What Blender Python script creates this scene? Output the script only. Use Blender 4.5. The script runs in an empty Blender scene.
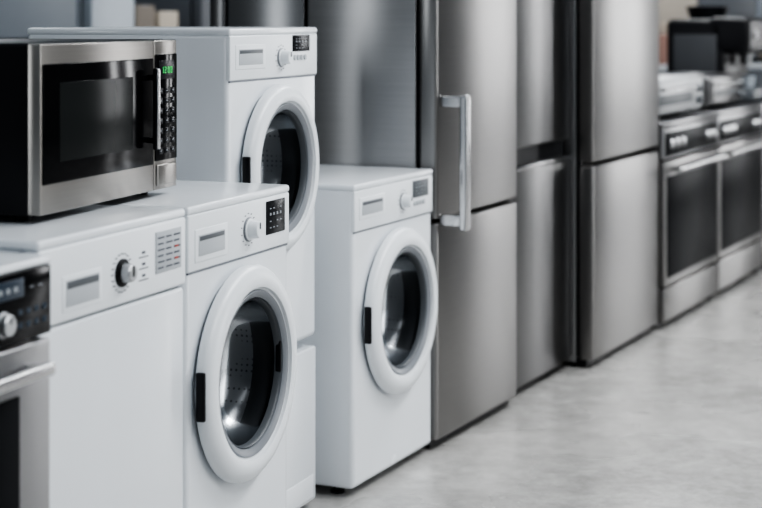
import bpy, bmesh, math, random
from math import sin, cos, pi, radians
random.seed(4)
S = bpy.context.scene
C = S.collection

# ------------------------------------------------------------------ materials
def pm(name, col, rough=.4, metal=0., var=.03, scale=6., stretch=(1,1,1), bump=0., rvar=.05, coat=0., emis=None, spec=.5, aniso=0.):
    m = bpy.data.materials.new(name); m.use_nodes = True
    nt = m.node_tree; N = nt.nodes; L = nt.links
    b = N['Principled BSDF']
    tc = N.new('ShaderNodeTexCoord'); mp = N.new('ShaderNodeMapping'); mp.inputs['Scale'].default_value = stretch
    no = N.new('ShaderNodeTexNoise'); no.inputs['Scale'].default_value = scale; no.inputs['Detail'].default_value = 4
    L.new(tc.outputs['Object'], mp.inputs['Vector']); L.new(mp.outputs['Vector'], no.inputs['Vector'])
    cr = N.new('ShaderNodeValToRGB'); e = cr.color_ramp.elements
    e[0].position = .3; e[1].position = .7
    e[0].color = (*[max(0, c*(1-var)) for c in col], 1); e[1].color = (*[min(1, c*(1+var)) for c in col], 1)
    L.new(no.outputs['Fac'], cr.inputs['Fac']); L.new(cr.outputs['Color'], b.inputs['Base Color'])
    mr = N.new('ShaderNodeMapRange'); mr.inputs['To Min'].default_value = max(.01, rough-rvar); mr.inputs['To Max'].default_value = min(1, rough+rvar)
    L.new(no.outputs['Fac'], mr.inputs['Value']); L.new(mr.outputs['Result'], b.inputs['Roughness'])
    b.inputs['Metallic'].default_value = metal
    b.inputs['Coat Weight'].default_value = coat
    b.inputs['Specular IOR Level'].default_value = spec
    if aniso:
        b.inputs['Anisotropic'].default_value = aniso
        cx = N.new('ShaderNodeCombineXYZ'); cx.inputs['Z'].default_value = 1
        L.new(cx.outputs['Vector'], b.inputs['Tangent'])
    if bump:
        bp = N.new('ShaderNodeBump'); bp.inputs['Strength'].default_value = bump; bp.inputs['Distance'].default_value = .002
        L.new(no.outputs['Fac'], bp.inputs['Height']); L.new(bp.outputs['Normal'], b.inputs['Normal'])
    if emis:
        b.inputs['Emission Color'].default_value = (*emis[0], 1); b.inputs['Emission Strength'].default_value = emis[1]
    return m

M = {}
M['white'] = pm('white_enamel', (.775,.805,.835), .26, var=.012, rvar=.03, coat=.2)
M['white2'] = pm('white_plastic', (.795,.825,.85), .34, var=.012, rvar=.03)
M['offwhite'] = pm('pale_grey_plastic', (.45,.475,.50), .4)
M['seam'] = pm('grey_seam_plastic', (.20,.215,.24), .5)
M['black'] = pm('black_plastic', (.009,.009,.011), .36, rvar=.05, spec=.3)
M['gloss'] = pm('black_glass', (.005,.005,.006), .1, rvar=.02, spec=.12)
M['ovenglass'] = pm('dark_oven_glass', (.010,.011,.013), .3, rvar=.03, spec=.035)
M['disp'] = pm('dark_display', (.012,.013,.016), .24, rvar=.03, spec=.22)
M['bluedisp'] = pm('bluish_display', (.030,.045,.065), .24, rvar=.03, spec=.3)
M['midgrey'] = pm('mid_grey_plastic', (.10,.11,.12), .4)
M['darkgrey'] = pm('dark_grey_laminate', (.055,.058,.064), .5)
M['bezel'] = pm('soft_grey_bezel', (.22,.235,.255), .35)
M['rubber'] = pm('grey_rubber', (.06,.062,.065), .6)
M['mark'] = pm('grey_print', (.12,.13,.15), .6)
M['light_mark'] = pm('pale_print', (.28,.30,.32), .5)
M['red'] = pm('red_print', (.42,.09,.07), .5)
M['green'] = pm('green_segment', (.03,.4,.10), .5, emis=((.08,1,.2), .4))
ST = dict(stretch=(1,1,160), scale=4, rvar=.025, aniso=.68)
M['steel'] = pm('brushed_steel', (.30,.294,.289), .32, 1., var=.04, bump=.02, **ST)
M['steel_side'] = pm('grey_steel_side', (.345,.346,.352), .31, 1., var=.04, bump=.02, **ST)
M['steel_panel'] = pm('brushed_steel_panel', (.44,.436,.437), .34, 1., var=.07, bump=.03, **ST)
M['steel_dark'] = pm('dark_brushed_steel', (.22,.218,.22), .32, 1., var=.05, bump=.015, **ST)
M['steel_mw'] = pm('warm_brushed_steel', (.37,.353,.332), .33, 1., var=.06, bump=.03, **ST)
M['palemetal'] = pm('pale_satin_metal', (.52,.53,.54), .4, .8, var=.03)
M['chrome'] = pm('satin_chrome', (.58,.58,.585), .24, 1., var=.02)
M['window'] = pm('oven_window_glass', (.019,.021,.021), .2, rvar=.03, spec=.08)
M['card'] = pm('grey_brown_carton', (.24,.21,.18), .7, var=.1)
M['cream'] = pm('cream_carton', (.54,.48,.40), .7, var=.06)
M['rose'] = pm('rose_carton', (.28,.17,.14), .7, var=.08)
M['slate'] = pm('slate_carton', (.08,.09,.105), .6, var=.08)
M['bluewhite'] = pm('cool_white_enamel', (.54,.59,.64), .4)
M['beige'] = pm('beige_enamel', (.42,.38,.33), .4)
M['coolgrey'] = pm('cool_grey_enamel', (.25,.28,.315), .4)
M['greypaint'] = pm('grey_enamel', (.11,.12,.135), .4)
M['wall'] = pm('wall_paint', (.20,.205,.21), .8, var=.05, scale=1.2)
M['warmwall'] = pm('back_wall_paint', (.33,.32,.31), .8, var=.12, scale=1.2)
def floor_mat():
    m = pm('polished_concrete', (.475,.466,.452), .27, var=.11, scale=1.6, bump=.0, rvar=.09)
    nt = m.node_tree; N = nt.nodes; L = nt.links; b = N['Principled BSDF']
    src = b.inputs['Base Color'].links[0].from_socket
    tc = N.new('ShaderNodeTexCoord')
    for sc, lo, hi, dk in ((12, .32, .62, .70), (4.5, .38, .6, .84)):
        n2 = N.new('ShaderNodeTexNoise'); n2.inputs['Scale'].default_value = sc; n2.inputs['Detail'].default_value = 8; n2.inputs['Roughness'].default_value = .75
        L.new(tc.outputs['Object'], n2.inputs['Vector'])
        cr = N.new('ShaderNodeValToRGB'); e = cr.color_ramp.elements; e[0].position=lo; e[0].color=(dk,dk,dk*.995,1); e[1].position=hi; e[1].color=(1.04,1.04,1.04,1)
        L.new(n2.outputs['Fac'], cr.inputs['Fac'])
        mx = N.new('ShaderNodeMix'); mx.data_type='RGBA'; mx.blend_type='MULTIPLY'; mx.inputs[0].default_value=1
        L.new(src, mx.inputs[6]); L.new(cr.outputs['Color'], mx.inputs[7]); src = mx.outputs[2]
    L.new(src, b.inputs['Base Color'])
    return m
M['floor'] = floor_mat()

def glass_mat():
    m = bpy.data.materials.new('porthole_glass'); m.use_nodes = True
    nt = m.node_tree; N = nt.nodes; L = nt.links; N.clear()
    out = N.new('ShaderNodeOutputMaterial'); mx = N.new('ShaderNodeMixShader')
    tr = N.new('ShaderNodeBsdfTransparent'); gl = N.new('ShaderNodeBsdfGlossy'); lw = N.new('ShaderNodeLayerWeight')
    no = N.new('ShaderNodeTexNoise'); no.inputs['Scale'].default_value = 3
    mr = N.new('ShaderNodeMapRange'); mr.inputs['To Min'].default_value = .16; mr.inputs['To Max'].default_value = .3
    L.new(no.outputs['Fac'], mr.inputs['Value']); L.new(mr.outputs['Result'], gl.inputs['Roughness'])
    tr.inputs['Color'].default_value = (.60,.615,.635,1); gl.inputs['Color'].default_value = (.42,.44,.46,1)
    lw.inputs['Blend'].default_value = .3
    L.new(lw.outputs['Fresnel'], mx.inputs['Fac']); L.new(tr.outputs[0], mx.inputs[1]); L.new(gl.outputs[0], mx.inputs[2])
    L.new(mx.outputs[0], out.inputs['Surface'])
    return m
M['glass'] = glass_mat()
def drum_mat():
    m = bpy.data.materials.new('perforated_drum_steel'); m.use_nodes = True
    nt = m.node_tree; N = nt.nodes; L = nt.links; b = N['Principled BSDF']
    tc = N.new('ShaderNodeTexCoord'); v = N.new('ShaderNodeTexVoronoi'); v.inputs['Scale'].default_value = 75; v.inputs['Randomness'].default_value = .1
    cr = N.new('ShaderNodeValToRGB'); e = cr.color_ramp.elements
    e[0].position = .14; e[0].color = (.25,.255,.26,1); e[1].position = .3; e[1].color = (.68,.69,.70,1)
    L.new(tc.outputs['Object'], v.inputs['Vector']); L.new(v.outputs['Distance'], cr.inputs['Fac']); L.new(cr.outputs['Color'], b.inputs['Base Color'])
    b.inputs['Metallic'].default_value = .3; b.inputs['Roughness'].default_value = .5
    return m
M['drum'] = drum_mat()

# ------------------------------------------------------------------ mesh helpers
def bx(bm, x0,x1,y0,y1,z0,z1):
    v = [bm.verts.new(p) for p in ((x0,y0,z0),(x1,y0,z0),(x1,y1,z0),(x0,y1,z0),(x0,y0,z1),(x1,y0,z1),(x1,y1,z1),(x0,y1,z1))]
    for f in ((3,2,1,0),(4,5,6,7),(0,1,5,4),(1,2,6,5),(2,3,7,6),(3,0,4,7)): bm.faces.new([v[i] for i in f])
def merge(bm, t):
    me = bpy.data.meshes.new('tmp'); t.to_mesh(me); bm.from_mesh(me); bpy.data.meshes.remove(me); t.free()
def rbox(bm, x0,x1,y0,y1,z0,z1, r=.004, seg=3, open_front=False):
    t = bmesh.new(); bx(t, x0,x1,y0,y1,z0,z1)
    if r > 0: bmesh.ops.bevel(t, geom=t.edges[:], offset=r, segments=seg, affect='EDGES', profile=.5)
    if open_front:
        t.normal_update()
        f = max((f for f in t.faces if f.normal.y < -.99), key=lambda f: f.calc_area())
        bmesh.ops.delete(t, geom=[f], context='FACES_ONLY')
    merge(bm, t)
def lathe(bm, prof, cx, cz, n=64, close=False):
    """revolve (r, y) about the y axis through (cx, cz)"""
    rings = []
    for r, y in prof:
        if r < 1e-6: rings.append([bm.verts.new((cx, y, cz))])
        else: rings.append([bm.verts.new((cx+r*cos(2*pi*i/n), y, cz+r*sin(2*pi*i/n))) for i in range(n)])
    pairs = list(zip(rings, rings[1:])) + ([(rings[-1], rings[0])] if close else [])
    for a, b in pairs:
        for i in range(n):
            j = (i+1) % n
            if len(a) == 1: bm.faces.new((a[0], b[i], b[j]))
            elif len(b) == 1: bm.faces.new((a[i], b[0], a[j]))
            else: bm.faces.new((a[i], b[i], b[j], a[j]))
def zlathe(bm, prof, cx, cy, n=24):
    rings = []
    for r, z in prof:
        if r < 1e-6: rings.append([bm.verts.new((cx, cy, z))])
        else: rings.append([bm.verts.new((cx+r*cos(2*pi*i/n), cy+r*sin(2*pi*i/n), z)) for i in range(n)])
    for a, b in zip(rings, rings[1:]):
        for i in range(n):
            j = (i+1) % n
            if len(a) == 1: bm.faces.new((a[0], b[i], b[j]))
            elif len(b) == 1: bm.faces.new((a[i], b[0], a[j]))
            else: bm.faces.new((a[i], b[i], b[j], a[j]))
def xcyl(bm, x0, x1, cy, cz, r, n=20):
    a = [bm.verts.new((x0, cy+r*cos(2*pi*i/n), cz+r*sin(2*pi*i/n))) for i in range(n)]
    b = [bm.verts.new((x1, cy+r*cos(2*pi*i/n), cz+r*sin(2*pi*i/n))) for i in range(n)]
    for i in range(n): bm.faces.new((a[i], b[i], b[(i+1)%n], a[(i+1)%n]))
    bm.faces.new(a[::-1]); bm.faces.new(b)
def holed(bm, x0,x1,z0,z1, cx,cz,R,y, n=64):
    ang = [2*pi*i/n for i in range(n)] + [math.atan2(z-cz, x-cx) % (2*pi) for x in (x0,x1) for z in (z0,z1)]
    ang = sorted(set(round(a,6) for a in ang)); inn=[]; out=[]
    for a in ang:
        c, s = cos(a), sin(a); k = 1e9
        if c > 1e-9: k = min(k, (x1-cx)/c)
        if c < -1e-9: k = min(k, (x0-cx)/c)
        if s > 1e-9: k = min(k, (z1-cz)/s)
        if s < -1e-9: k = min(k, (z0-cz)/s)
        inn.append(bm.verts.new((cx+R*c, y, cz+R*s))); out.append(bm.verts.new((cx+k*c, y, cz+k*s)))
    for i in range(len(ang)):
        j = (i+1) % len(ang); bm.faces.new((inn[i], inn[j], out[j], out[i]))
def obj(name, bm, m, parent=None, recalc=True):
    if recalc: bmesh.ops.recalc_face_normals(bm, faces=bm.faces[:])
    me = bpy.data.meshes.new(name); bm.to_mesh(me); bm.free()
    for p in me.polygons: p.use_smooth = True
    me.set_sharp_from_angle(angle=radians(32))
    me.materials.append(m)
    o = bpy.data.objects.new(name, me); C.objects.link(o)
    if parent: o.parent = parent
    return o
def rb(name, m, parent, *a, **k):
    bm = bmesh.new(); rbox(bm, *a, **k); return obj(name, bm, m, parent)
def lt(name, m, parent, prof, cx, cz, n=64, close=False):
    bm = bmesh.new(); lathe(bm, prof, cx, cz, n, close); return obj(name, bm, m, parent)
def thing(name, label, cat, loc, theta=None, group=None):
    o = bpy.data.objects.new(name, None); C.objects.link(o); o.empty_display_size = .1
    o.location = loc
    if theta is not None: o.rotation_euler = (0,0,pi/2-radians(theta))
    o['label'] = label; o['category'] = cat
    if group: o['group'] = group
    return o
def struct(name, bm, m):
    o = obj(name, bm, m); o['kind'] = 'structure'; return o
def feet(root, w, dep, h, m):
    for x in (.05, w-.05):
        for y in (.07, dep-.05):
            bm = bmesh.new(); zlathe(bm, [(0,0),(.02,0),(.02,.008),(.012,.01),(.012,h),(0,h)], x, y, 16); obj('foot', bm, m, root)

# ------------------------------------------------------------------ the setting
bm = bmesh.new(); bx(bm, -7,7,-5,16,-.1,0); struct('floor', bm, M['floor'])
bm = bmesh.new(); bx(bm, -7,7,16,16.15,0,3.6); struct('wall_back', bm, M['warmwall'])
bm = bmesh.new(); bx(bm, -7.15,-7,-5,16,0,3.6); struct('wall_left', bm, M['wall'])
bm = bmesh.new(); bx(bm, 7,7.15,-5,16,0,3.6); struct('wall_right', bm, M['wall'])

# ------------------------------------------------------------------ washing machine
def washer(label, loc, theta, w, h, dep, zc, R, pz, drawer, dial, disp, extra=0, dispmat='disp', latch=False, cx=None, group='white washing machines with round glass doors'):
    root = thing('washing_machine', label, 'washing machine', loc, theta, group)
    cx = cx or w/2; r = .014; Rg = R*.705
    bm = bmesh.new(); rbox(bm, 0,w,0,dep,.025,h-.012, r, 4, open_front=True)
    holed(bm, r,w-r,.025+r,h-.012-r, cx,zc,Rg+.012,0.)
    obj('body', bm, M['white'], root)
    rb('lid', M['white'], root, 0,w,-.005,dep,h-.018,h, r=.007, seg=4)
    feet(root, w, dep, .03, M['black'])
    # control panel (its face lies 4 mm proud of the body)
    cp = rb('control_panel', M['white2'], root, .002,w-.002,-.012,.004,pz,h-.0255+.008, r=.004)
    cp.location.y = .008
    rb('panel_seam', M['seam'], root, .006,w-.006,-.001,.004,pz-.004,pz+.001, r=0)
    x0,x1,z0,z1 = drawer
    dr = rb('detergent_drawer', M['white2'], cp, x0,x1,-.0135,-.010,z0,z1, r=.0015)
    hx = (x1-x0)
    rb('drawer_pull', M['offwhite'], dr, x0+hx*.1,x1-hx*.1,-.0145,-.013,z0+(z1-z0)*.18,z0+(z1-z0)*.82, r=.0007)
    rb('drawer_slot', M['midgrey'], dr, x0+hx*.12,x1-hx*.12,-.0152,-.014,z0+(z1-z0)*.64,z0+(z1-z0)*.78, r=.0005)
    dx,dz,rk = dial
    kb = lt('dial', M['white2'], cp, [(rk*1.25,-.010),(rk*1.25,-.016),(rk,-.018),(rk*.92,-.036),(rk*.8,-.04),(0,-.04)], dx,dz, 36)
    rb('dial_pointer', M['midgrey'], kb, dx-.002,dx+.002,-.0415,-.038,dz+.002,dz+rk*.8, r=.0005)
    lt('dial_ring', M['bezel'], kb, [(rk*1.34,-.010),(rk*1.34,-.0145),(rk*1.22,-.0165)], dx,dz, 36)
    bm = bmesh.new()
    for i in range(14):
        a = 2*pi*i/14+.26; cxx, czz = dx+rk*1.75*cos(a), dz+rk*1.75*sin(a)
        bx(bm, cxx-.003,cxx+.002,-.0128,-.0118,czz-.001,czz+.001)
    obj('dial_marks', bm, M['mark'], cp)
    x0,x1,z0,z1 = disp
    d = rb('display', M[dispmat], cp, x0,x1,-.0140,-.010,z0,z1, r=.0015)
    bm = bmesh.new()
    for i in range(4):
        for j in range(4):
            a0 = x0+(x1-x0)*(.16+.18*j); zz = z0+(z1-z0)*(.18+.19*i)
            if (i*2+j) % 5 != 3: bx(bm, a0,a0+(x1-x0)*.08,-.0147,-.0139,zz,zz+(z1-z0)*(.035 if i!=2 else .08))
    obj('display_symbols', bm, M['light_mark'], d)
    for k in range(extra):
        lt('button', M['offwhite'], cp, [(.007,-.010),(.007,-.016),(0,-.017)], x0+.012+.022*k, z0-.016, 16)
    # drum, gasket
    lt('drum', M['drum'], root, [(Rg*1.02,.035),(Rg*1.25,.06),(Rg*1.3,.26),(Rg*.9,.29),(0,.285)], cx,zc, 48)
    lt('gasket', M['rubber'], root, [(Rg+.014,-.003),(Rg+.004,.012),(Rg*1.0,.03),(Rg*1.04,.05)], cx,zc, 48)
    # door
    door = lt('door', M['white2'], root, [(Rg+.004,-.010),(Rg+.004,-.022),(Rg+.012,-.030),(Rg+.019,-.033),(Rg+.021,-.040),(Rg+.029,-.043),(R-.026,-.042),(R-.012,-.037),(R-.003,-.028),(R,-.020),(R,-.011),(R-.008,-.005),(Rg+.012,-.005)], cx,zc, 72, close=True)
    lt('door_bezel', M['bezel'], door, [(Rg-.004,-.014),(Rg-.002,-.028),(Rg+.004,-.033),(Rg+.012,-.0355),(Rg+.015,-.032),(Rg+.008,-.02)], cx,zc, 72, close=True)
    lt('door_trim', M['midgrey'], door, [(Rg-.009,-.010),(Rg-.008,-.021),(Rg-.005,-.025),(Rg-.002,-.022),(Rg-.002,-.010)], cx,zc, 72, close=True)
    lt('door_glass', M['glass'], door, [(Rg-.006,-.020),(Rg*.95,-.004),(Rg*.88,.026),(Rg*.78,.056),(Rg*.6,.076),(Rg*.35,.084),(0,.087)], cx,zc, 56)
    rb('door_handle', M['black'], door, cx-R-.004,cx-R+.006,-.032,-.012,zc-.055,zc+.045, r=.003)
    if latch: rb('door_latch', M['black'], door, cx+Rg-.012,cx+Rg-.006,-.026,-.014,zc-.028,zc+.042, r=.002)
    return root

TH = 21.
washer('large white washing machine right of the microwave, nearest machine with a round glass door', (-.395,3.4465,0), TH, .505,.92,.56,.537,.232,.785,
       (.03,.18,.802,.870), (.285,.842,.020), (.375,.475,.818,.893), latch=True)
washer('white washing machine raised on the pedestal, highest round door, behind the microwave', (-.3633,4.045,.43), TH, .53,.848,.56,.494,.212,.722,
       (.03,.20,.748,.808), (.295,.772,.018), (.365,.475,.786,.828), extra=4)
washer('white washing machine standing on the floor against the steel fridge with long bar handle', (-.0756,4.592,0), 24.5, .55,.85,.385,.470,.235,.722,
       (.03,.20,.752,.812), (.325,.775,.018), (.395,.51,.776,.826), extra=4, dispmat='midgrey', cx=.283)

# pedestal under the raised machine
p = thing('pedestal', 'white pedestal on the floor under the raised washing machine', 'pedestal', (-.3633,4.045,0), TH)
rb('body', M['white'], p, 0,.53,0,.56,.02,.428, r=.006)
rb('kick_panel', M['white2'], p, .02,.51,-.001,.01,.03,.09, r=.001)
feet(p, .53,.56,.03, M['black'])

# ------------------------------------------------------------------ dishwasher with dial
t = thing('dishwasher', 'plain white dishwasher with dial and printed panel, under the microwave', 'dishwasher', (-.594,2.928,0), TH)
W = .545
rb('body', M['white'], t, 0,W,.03,.56,.03,.905, r=.012)
rb('lid', M['white'], t, 0,W,-.005,.56,.902,.92, r=.007, seg=4)
feet(t, W,.56,.035, M['black'])
rb('door', M['white'], t, .002,W-.002,-.002,.032,.115,.762, r=.008, seg=4)
rb('kick_panel', M['white2'], t, .004,W-.004,.03,.045,.03,.11, r=.004)
rb('panel_seam', M['seam'], t, .004,W-.004,.012,.03,.758,.77, r=0)
cp = rb('control_panel', M['white2'], t, .001,W-.001,-.006,.032,.766,.9025, r=.006)
g = rb('handle_recess', M['white2'], cp, .075,.21,-.0072,-.004,.784,.848, r=.001)
rb('handle_grip', M['offwhite'], g, .085,.20,-.0080,-.006,.792,.840, r=.0007)
rb('handle_slot', M['midgrey'], g, .088,.197,-.0087,-.007,.824,.837, r=.0005)
kb = lt('dial', M['palemetal'], cp, [(.021,-.004),(.021,-.012),(.018,-.014),(.0165,-.028),(.014,-.031),(0,-.031)], .285,.826, 40)
rb('dial_pointer', M['black'], kb, .2832,.2868,-.0325,-.028,.820,.841, r=.0005)
lt('dial_ring', M['black'], kb, [(.0265,-.004),(.0265,-.010),(.0195,-.0145)], .285,.826, 40)
bm = bmesh.new()
for i in range(20):
    a = 2*pi*i/20; cx, cz = .285+.036*cos(a), .826+.036*sin(a)
    bx(bm, cx-.004,cx+.003,-.0068,-.0058,cz-.0012,cz+.0012)
obj('dial_marks', bm, M['mark'], cp)
for i in range(3):
    bm = bmesh.new()
    bx(bm, .35,.385,-.0068,-.0058,.80+.022*i,.802+.022*i); bx(bm, .362,.374,-.0068,-.0058,.807+.022*i,.812+.022*i)
    obj('program_line', bm, M['mark'], cp)
d = rb('program_chart', M['offwhite'], cp, .415,.52,-.0080,-.004,.805,.886, r=.001)
bm = bmesh.new()
for i in range(6):
    for j in range(3):
        bx(bm, .422+.033*j,.422+.033*j+.022+.004*((i+j)%2),-.0087,-.0079,.813+.0118*i,.8165+.0118*i)
obj('chart_lines', bm, M['mark'], d)
bm = bmesh.new()
for i in (1,3): bx(bm, .490,.505,-.0091,-.0082,.813+.0118*i,.817+.0118*i)
obj('chart_highlights', bm, M['red'], d)

# ------------------------------------------------------------------ electric cooker at the left edge
t = thing('cooker', 'silver cooker with black control panel, left of the plain white dishwasher', 'cooker', (-.766,2.395,0), TH)
W = .55
rb('body', M['steel_side'], t, 0,W,.03,.58,.05,.884, r=.006)
rb('cooktop', M['white'], t, -.002,W+.002,-.006,.58,.886,.900, r=.005)
cp = rb('control_panel', M['gloss'], t, .003,W-.001,-.006,.032,.768,.885, r=.003)
bm = bmesh.new(); rbox(bm, .28,.465,-.0072,-.004,.842,.874, r=.001); dd = obj('display', bm, M['bluedisp'], cp)
bm = bmesh.new()
for j in range(7): bx(bm, .30+.022*j,.312+.022*j,-.0079,-.0071,.853,.862)
obj('display_symbols', bm, M['light_mark'], dd)
for i,(x) in enumerate((.09,.20,.403)):
    kb = lt('knob', M['palemetal'], cp, [(.022,-.005),(.022,-.008),(.0185,-.010),(.0175,-.020),(.0155,-.022),(0,-.022)], x,.804, 36)
    rb('knob_mark', M['black'], kb, x-.0015,x+.0015,-.0232,-.021,.807,.819, r=0)
for i in range(4):
    for j in range(2):
        rb('button', M['bluedisp'], cp, .448+.024*i,.462+.024*i,-.0066,-.005,.790+.022*j,.800+.022*j, r=.0005, seg=2)
for i in range(2):
    bm = bmesh.new(); bx(bm, .482+.026*i,.494+.026*i,-.0068,-.0055,.854,.8565); obj('button_mark', bm, M['light_mark'], cp)
od = rb('oven_door', M['steel_side'], t, .004,W-.002,-.006,.032,.16,.760, r=.006)
rb('window', M['ovenglass'], od, .07,W-.100,-.009,-.004,.24,.680, r=.003)
bm = bmesh.new(); rbox(bm, .045,W-.045,-.046,-.026,.706,.730, r=.008, seg=4)
for x in (.07,W-.07): rbox(bm, x-.01,x+.01,-.03,-.004,.709,.727, r=.003)
obj('handle', bm, M['chrome'], od)
rb('drawer', M['steel_side'], t, .004,W-.002,-.004,.032,.06,.152, r=.006)
feet(t, W,.58,.055, M['black'])

# ------------------------------------------------------------------ microwave
t = thing('microwave', 'stainless and black microwave oven standing on top of the front machines', 'microwave', (-.6367,3.156,.92), 18.)
W, H, D = .60, .337, .40; B = .015
rb('body', M['black'], t, 0,W,.022,D,B,H, r=.006)
for x in (.05,W-.05):
    for y in (.06,D-.05):
        bm = bmesh.new(); zlathe(bm, [(0,0),(.016,0),(.018,.016),(0,.016)], x,y,16); obj('foot', bm, M['black'], t)
dr = rb('door', M['steel_mw'], t, .001,.484,-.004,.024,B+.001,H-.001, r=.003)
wn = rb('window', M['gloss'], dr, .008,.478,-.0065,-.002,.072,.298, r=.002)
rb('window_screen', M['window'], wn, .07,.38,-.0075,-.005,.112,.262, r=.001)
bm = bmesh.new(); rbox(bm, .456,.471,-.024,-.015,.105,.278, r=.003, seg=4)
for z in (.125,.258): rbox(bm, .459,.468,-.018,-.004,z-.006,z+.006, r=.0015)
obj('handle', bm, M['black'], dr)
rb('handle_strip', M['chrome'], dr, .4565,.4705,-.0268,-.023,.107,.276, r=.0014)
cp = rb('control_panel', M['steel_mw'], t, .487,W-.001,-.004,.024,B+.001,H-.001, r=.003)
kp = rb('keypad', M['gloss'], cp, .489,W-.004,-.0065,-.002,.078,.306, r=.002)
ds = rb('display', M['disp'], kp, .505,.583,-.0075,-.005,.252,.292, r=.001)
SEG = {'0':'abcdef','1':'bc','2':'abged'}
bm = bmesh.new()
def digit(x,z,ch,s=.0072):
    w2, h2, k = s, s*1.9, .0015
    R = {'a':(0,w2,h2-k,h2),'d':(0,w2,0,k),'g':(0,w2,h2/2-k/2,h2/2+k/2),'b':(w2-k,w2,h2/2,h2),'c':(w2-k,w2,0,h2/2),'f':(0,k,h2/2,h2),'e':(0,k,0,h2/2)}
    for c in SEG[ch]:
        a,b,e,f = R[c]; bx(bm, x+a,x+b,-.0082,-.0074,z+e,z+f)
for i,ch in enumerate('1200'): digit(.517+.013*i+(.004 if i>1 else 0), .265, ch)
bx(bm, .5415,.543,-.0082,-.0074,.268,.2695); bx(bm, .5415,.543,-.0082,-.0074,.274,.2755)
obj('display_digits', bm, M['green'], ds)
for i in range(7):
    for j in range(3):
        rb('button', M['disp'], kp, .503+.030*j,.523+.030*j,-.0074,-.005,.092+.0215*i,.105+.0215*i, r=.0007, seg=2)
        bm = bmesh.new(); bx(bm, .509+.030*j,.516+.030*j,-.0079,-.0073,.0977+.0215*i,.0992+.0215*i)
        obj('button_mark', bm, M['light_mark'], kp)
rb('door_button', M['steel_mw'], cp, .495,.592,-.008,-.002,.025,.070, r=.003)

# ------------------------------------------------------------------ fridges
FX, FY, FT = .168, 5.10, 25.5
dv = (sin(radians(FT)), cos(radians(FT))); bk = (-cos(radians(FT)), sin(radians(FT)))
def on_row(tt, rec=0.): return (FX+tt*dv[0]+rec*bk[0], FY+tt*dv[1]+rec*bk[1], 0)
def fridge(label, loc, w, h, dep, seam, gap, dm='steel', sm='steel_side', bar=None, grip=False, group='stainless fridges standing in the row', theta=FT):
    t = thing('fridge', label, 'fridge', loc, theta, group)
    rb('cabinet', M[sm], t, 0,w,.07,dep,.02,h-.004, r=.004)
    rb('gasket', M['black'], t, .012,w-.012,.055,.075,.04,h-.02, r=0)
    l = rb('lower_door', M[dm], t, 0,w,0,.06,.03,seam-gap/2, r=.01, seg=4)
    u = rb('upper_door', M[dm], t, 0,w,0,.06,seam+gap/2,h, r=.01, seg=4)
    if bar:
        z0, z1 = bar
        bm = bmesh.new(); rbox(bm, .018,.052,-.090,-.062,z0,z1, r=.008, seg=4)
        for z in (z0+.03, z1-.022): rbox(bm, .020,.050,-.07,.002,z-.017,z+.017, r=.004)
        obj('handle', bm, M['chrome'], u)
    if grip:
        rb('grip_recess', M['black'], t, .002,w-.002,.03,.058,seam-gap/2-.01,seam+gap/2+.01, r=0)
        rb('grip_lip', M['chrome'], l, .0,w,-.004,.02,seam-gap/2-.014,seam-gap/2+.002, r=.003)
    bm = bmesh.new(); bx(bm, .01,w-.01,.03,.075,.004,.032); obj('kick_plate', bm, M['black'], t)
    feet(t, w, dep, .025, M['black'])
    bm = bmesh.new(); rbox(bm, w-.07,w-.01,.02,min(.1,dep),h-.002,h+.014, r=.004); obj('hinge_cover', bm, M['midgrey'], t)
    return t
fridge('stainless fridge freezer with long vertical bar handle beside the floor washing machine', on_row(0), .672,1.86,.44,.69,.01, bar=(.662,1.072), sm='steel_panel')
fridge('dark steel fridge freezer with recessed grip band, behind the bar handled one', on_row(.69,.035), .625,1.84,.62,.82,.062, dm='steel_dark', sm='steel_dark', grip=True)
fridge('stainless fridge freezer without handles, next to the row of cookers', on_row(1.33,-.05), .86,1.9,.68,.758,.014, sm='steel_side')
fridge('dark steel fridge standing back to back behind the bar handled fridge', on_row(.66,.80), .655,1.8,.345,.6,.01, dm='steel_dark', sm='steel_side', theta=FT+180)

# ------------------------------------------------------------------ cookers far right
def cooker(label, loc, w=.885):
    t = thing('cooker', label, 'cooker', loc, FT, 'stainless cookers beyond the fridges')
    rb('body', M['steel_side'], t, 0,w,.04,.62,.03,.84, r=.004)
    ct = rb('cooktop', M['steel_side'], t, -.002,w+.002,-.012,.62,.838,.86, r=.005)
    for (x,y) in ((.2,.16),(.2,.44),(w-.2,.16),(w-.2,.44)):
        bm = bmesh.new(); zlathe(bm, [(.05,.859),(.05,.864),(.03,.868),(0,.868)], x,y,20); obj('burner', bm, M['black'], ct)
    cp = rb('control_panel', M['steel_side'], t, 0,w,-.014,.042,.705,.836, r=.006)
    pn = rb('panel_glass', M['ovenglass'], cp, .02,w-.02,-.017,-.01,.718,.818, r=.003)
    for x in (.1,.19,.28,w-.19,w-.1):
        lt('knob', M['steel_side'], cp, [(.020,-.016),(.020,-.020),(.016,-.030),(0,-.031)], x,.768, 24)
    od = rb('oven_door', M['steel'], t, .006,w-.006,-.018,.042,.175,.697, r=.006)
    rb('window', M['ovenglass'], od, .035,w-.035,-.022,-.014,.21,.635, r=.003)
    bm = bmesh.new(); xcyl(bm, .05,w-.05,-.058,.664,.013)
    for x in (.1,w-.1): rbox(bm, x-.01,x+.01,-.05,-.015,.656,.672, r=.002)
    obj('handle', bm, M['chrome'], od)
    rb('drawer', M['steel'], t, .006,w-.006,-.016,.042,.03,.167, r=.006)
    rb('kick_plate', M['black'], t, .02,w-.02,.03,.05,.0,.035, r=0)
    feet(t, w,.62,.035, M['black'])
cooker('stainless cooker with dark glass oven door, directly beside the handleless fridge', on_row(2.205,-.05))
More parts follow.
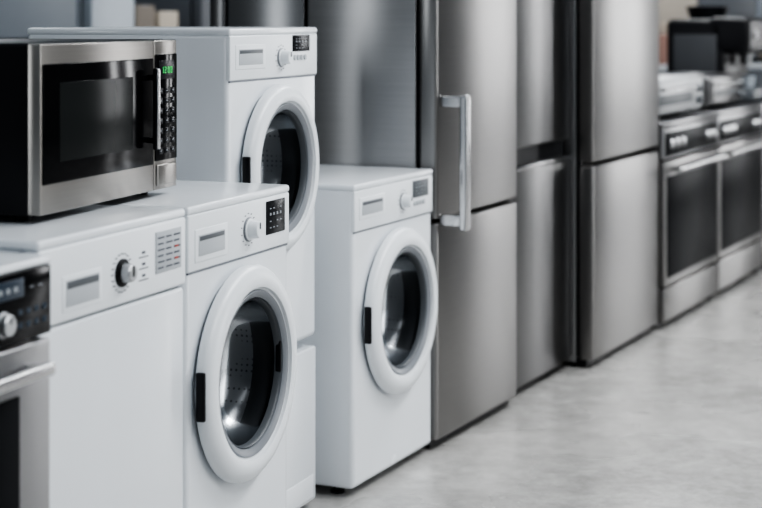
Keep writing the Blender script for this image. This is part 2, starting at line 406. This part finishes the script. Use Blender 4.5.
cooker('second stainless cooker from the handleless fridge, under the low dark steel oven', on_row(3.105,-.05))
cooker('stainless cooker cut by the right edge, carrying the black coffee machine', on_row(4.005,-.05))

def table_oven(label, loc, m, w=.6, d=.36, h=.2):
    t = thing('countertop_oven', label, 'countertop oven', loc, FT, 'countertop ovens on the cookers')
    rb('body', M[m], t, 0,w,0,d,.014,h, r=.014, seg=4)
    for x in (.05,w-.05):
        for y in (.05,d-.05):
            bm = bmesh.new(); zlathe(bm, [(0,0),(.015,0),(.015,.018),(0,.018)], x,y,12); obj('foot', bm, M['black'], t)
    dr = rb('door', M[m], t, .015,w*.78,-.008,.004,.03,h-.015, r=.003)
    rb('window', M['midgrey'], dr, .05,w*.78-.035,-.010,-.006,.055,h-.065, r=.001)
    bm = bmesh.new(); xcyl(bm, .05,w*.78-.03,-.03,h-.04,.007, 12)
    for x in (.07,w*.78-.05): rbox(bm, x-.006,x+.006,-.03,-.006,h-.045,h-.035, r=.001)
    obj('handle', bm, M['chrome'], dr)
    for z in (h*.35, h*.68): lt('knob', M['midgrey'], t, [(.02,.002),(.02,-.008),(.015,-.02),(0,-.021)], w*.89, z, 20)
def off(tt, rec, z): p = on_row(tt, rec); return (p[0], p[1], z)
table_oven('broad low pale metal countertop oven on the cooker beside the handleless fridge', off(2.235,-.01,.868), 'palemetal', .80, .46, .165)
table_oven('low dark steel countertop oven left of the coffee machine', off(3.22,.0,.868), 'steel_dark', .62, .36, .15)

# espresso machine
t = thing('coffee_machine', 'black coffee machine standing on the farthest cooker', 'coffee machine', off(4.03,.01,.868), FT)
rb('body', M['black'], t, 0,.55,.13,.44,.0,.42, r=.03, seg=5)
hd = rb('brew_head', M['black'], t, 0,.55,.0,.22,.24,.43, r=.03, seg=5)
rb('side_panel', M['darkgrey'], t, -.004,.006,.17,.40,.05,.34, r=.004)
rb('drip_tray', M['midgrey'], t, .01,.54,-.02,.15,.0,.06, r=.01)
bm = bmesh.new(); zlathe(bm, [(0,.18),(.035,.18),(.035,.242),(0,.242)], .27,.08,20); obj('spout', bm, M['steel_side'], hd)
bm = bmesh.new(); rbox(bm, .26,.28,-.06,.06,.195,.215, r=.006); obj('filter_handle', bm, M['black'], hd)
bm = bmesh.new(); zlathe(bm, [(0,.06),(.03,.06),(.038,.12),(.034,.12),(.028,.066),(0,.066)], .27,.07,24); obj('cup', bm, M['bluewhite'], t)
lt('dial', M['steel_side'], hd, [(.025,.002),(.025,-.012),(0,-.014)], .12,.34, 24)
lt('gauge', M['light_mark'], hd, [(.028,.002),(.028,-.004),(0,-.005)], .42,.34, 24)
bm = bmesh.new(); zlathe(bm, [(0,.415),(.09,.415),(.11,.48),(.112,.488),(.0,.494)], .27,.29,28); obj('bean_hopper', bm, M['disp'], t)

# ------------------------------------------------------------------ counters with cartons in the background
def counter(label, loc, theta, w, dep, h, m='darkgrey'):
    t = thing('display_counter', label, 'counter', loc, theta)
    rb('body', M[m], t, .01,w-.01,.01,dep,.08,h-.04, r=.004)
    rb('worktop', M['offwhite'], t, 0,w,0,dep,h-.04,h, r=.004)
    rb('plinth', M['black'], t, .03,w-.03,.03,dep-.02,0,.082, r=0)
    n = max(1, round(w/.55))
    for i in range(n):
        d = rb('door', M[m], t, .02+(w-.04)*i/n+.004,.02+(w-.04)*(i+1)/n-.004,-.008,.012,.1,h-.06, r=.003)
        x = .02+(w-.04)*(i+1)/n-.05
        rb('handle', M['chrome'], d, x,x+.012,-.03,-.006,h*.55,h*.55+.15, r=.003)
    return t
def carton(kind_label, loc, theta, w,dep,h,m, group):
    t = thing('carton', kind_label, 'box', loc, theta, group)
    rb('box', m, t, 0,w,0,dep,0,h, r=.004)
    rb('tape', M['offwhite'], t, w/2-.025,w/2+.025,-.001,dep+.001,h-.002,h+.001, r=0)
    return t
RX, RY = 1.70, 10.5
counter('grey display counter with cartons standing behind the coffee machine', (RX,RY,0), 60., 2.2,.45,1.0, 'greypaint')
d60 = (sin(radians(60)), cos(radians(60))); b60 = (-cos(radians(60)), sin(radians(60)))
def on60(u, v, z): return (RX+u*d60[0]+v*b60[0], RY+u*d60[1]+v*b60[1], z)
spec = [(.05,.24,.19,'rose','low reddish brown carton at the left end of the counter behind the cookers'),
        (.33,.2,.26,'cream','cream carton second from the left on the counter behind the cookers'),
        (.58,.3,.24,'slate','dark slate carton in the middle of the counter behind the cookers'),
        (.95,.26,.27,'card','grey brown carton right of the dark slate one on the counter'),
        (1.26,.3,.2,'cream','low cream carton on the right part of the counter behind the cookers'),
        (1.62,.3,.27,'card','grey brown carton at the right end of the counter behind the cookers')]
for u,w,h,m,l in spec: carton(l, on60(u,.05,1.0), 60., w,.32,h,M[m],'cartons on the counter behind the cookers')
for u,w,m,l in ((.14,.30,'greypaint','narrow dark grey fridge behind the counter with the reddish brown carton'),
                (.46,.34,'beige','beige fridge in the far background above the black coffee machine'),
                (.82,.50,'greypaint','wide dark grey fridge in the far background, right of the beige one'),
                (1.34,.50,'coolgrey','pale grey fridge at the far right of the background row')):
    fridge(l, on60(u,.55,0), w,1.85,.6,.8,.012, dm=m, sm=m, group='fridges behind the counter', theta=60.)

# ------------------------------------------------------------------ second row seen over the microwave
WX, WY = -1.36, 8.0
def on_w(tt, rec=0., z=0): return (WX+tt*dv[0]+rec*bk[0], WY+tt*dv[1]+rec*bk[1], z)
fridge('grey fridge in the second row, seen above the left end of the microwave', on_w(-.74), .62,1.75,.6,1.2,.01, dm='coolgrey', sm='coolgrey', group='fridges in the second row')
fridge('slim white fridge in the second row, seen above the right half of the microwave', on_w(0), .36,1.8,.55,.7,.01, dm='bluewhite', sm='bluewhite', group='fridges in the second row')
counter('grey counter with two cartons in the second row beside the slim white fridge', on_w(.42), FT, .5,.45,1.16, 'coolgrey')
carton('grey brown carton on the second row counter, beside the slim white fridge', on_w(.46,.06,1.16), FT, .17,.3,.2,M['card'],'cartons on the second row counter')
carton('cream carton on the second row counter, right of the grey brown one', on_w(.67,.06,1.16), FT, .18,.3,.17,M['cream'],'cartons on the second row counter')
fridge('narrow dark fridge at the right end of the second row', on_w(.98), .4,1.78,.55,1.0,.01, dm='greypaint', sm='greypaint', group='fridges in the second row')

# ------------------------------------------------------------------ light
def area(name, loc, rot, sx, sy, e, col=(1,1,1)):
    l = bpy.data.lights.new(name, 'AREA'); l.shape = 'RECTANGLE'; l.size = sx; l.size_y = sy; l.energy = e; l.color = col
    o = bpy.data.objects.new(name, l); C.objects.link(o); o.location = loc; o.rotation_euler = rot
for i,y in enumerate((1.2,4.2,7.4,10.6)):
    area('ceiling_strip_light', (1.9,y,3.4), (0,0,0), .5,2.2,(86,92,80,70)[i],(.97,.985,1))
    area('ceiling_strip_light', (-2.6,y,3.4), (0,0,0), .5,2.2,(8,9,24,30)[i],(.92,.965,1))
area('added_wall_light', (6.9,11.95,1.7), (0,radians(90),0), 2.8,.55,46,(.98,.985,1))  # added lamp, no window here: bright band on the bar-handled fridge
area('added_wall_light', (6.9,13.75,1.7), (0,radians(90),0), 2.8,.55,54,(.98,.985,1))  # added lamp too, reflected as a band in the handleless fridge
area('added_wall_light', (6.9,4.5,1.7), (0,radians(90),0), 2.8,2.5,105,(.97,.985,1))  # added broad fill for the appliance fronts, no window in this wall
area('added_wall_light', (-6.9,-.25,1.8), (0,radians(-90),0), 2.8,.85,46,(.92,.965,1))  # added lamp, mirrored as a band in the bar-handled fridge's steel side
w = bpy.data.worlds.new('world'); S.world = w; w.use_nodes = True
w.node_tree.nodes['Background'].inputs['Color'].default_value = (.72,.86,1.0,1)
w.node_tree.nodes['Background'].inputs['Strength'].default_value = .15

# ------------------------------------------------------------------ camera
cam = bpy.data.cameras.new('camera'); co = bpy.data.objects.new('camera', cam); C.objects.link(co)
co.location = (0,0,1.31); co.rotation_euler = (pi/2,0,0)
cam.sensor_width = 36; cam.lens = 1700/762*36; cam.shift_y = -(254-15)/762
cam.dof.use_dof = True; cam.dof.focus_distance = 3.9; cam.dof.aperture_fstop = 2.9
S.camera = co
S.view_settings.view_transform = 'AgX'
try: S.view_settings.look = 'AgX - High Contrast'
except Exception: pass
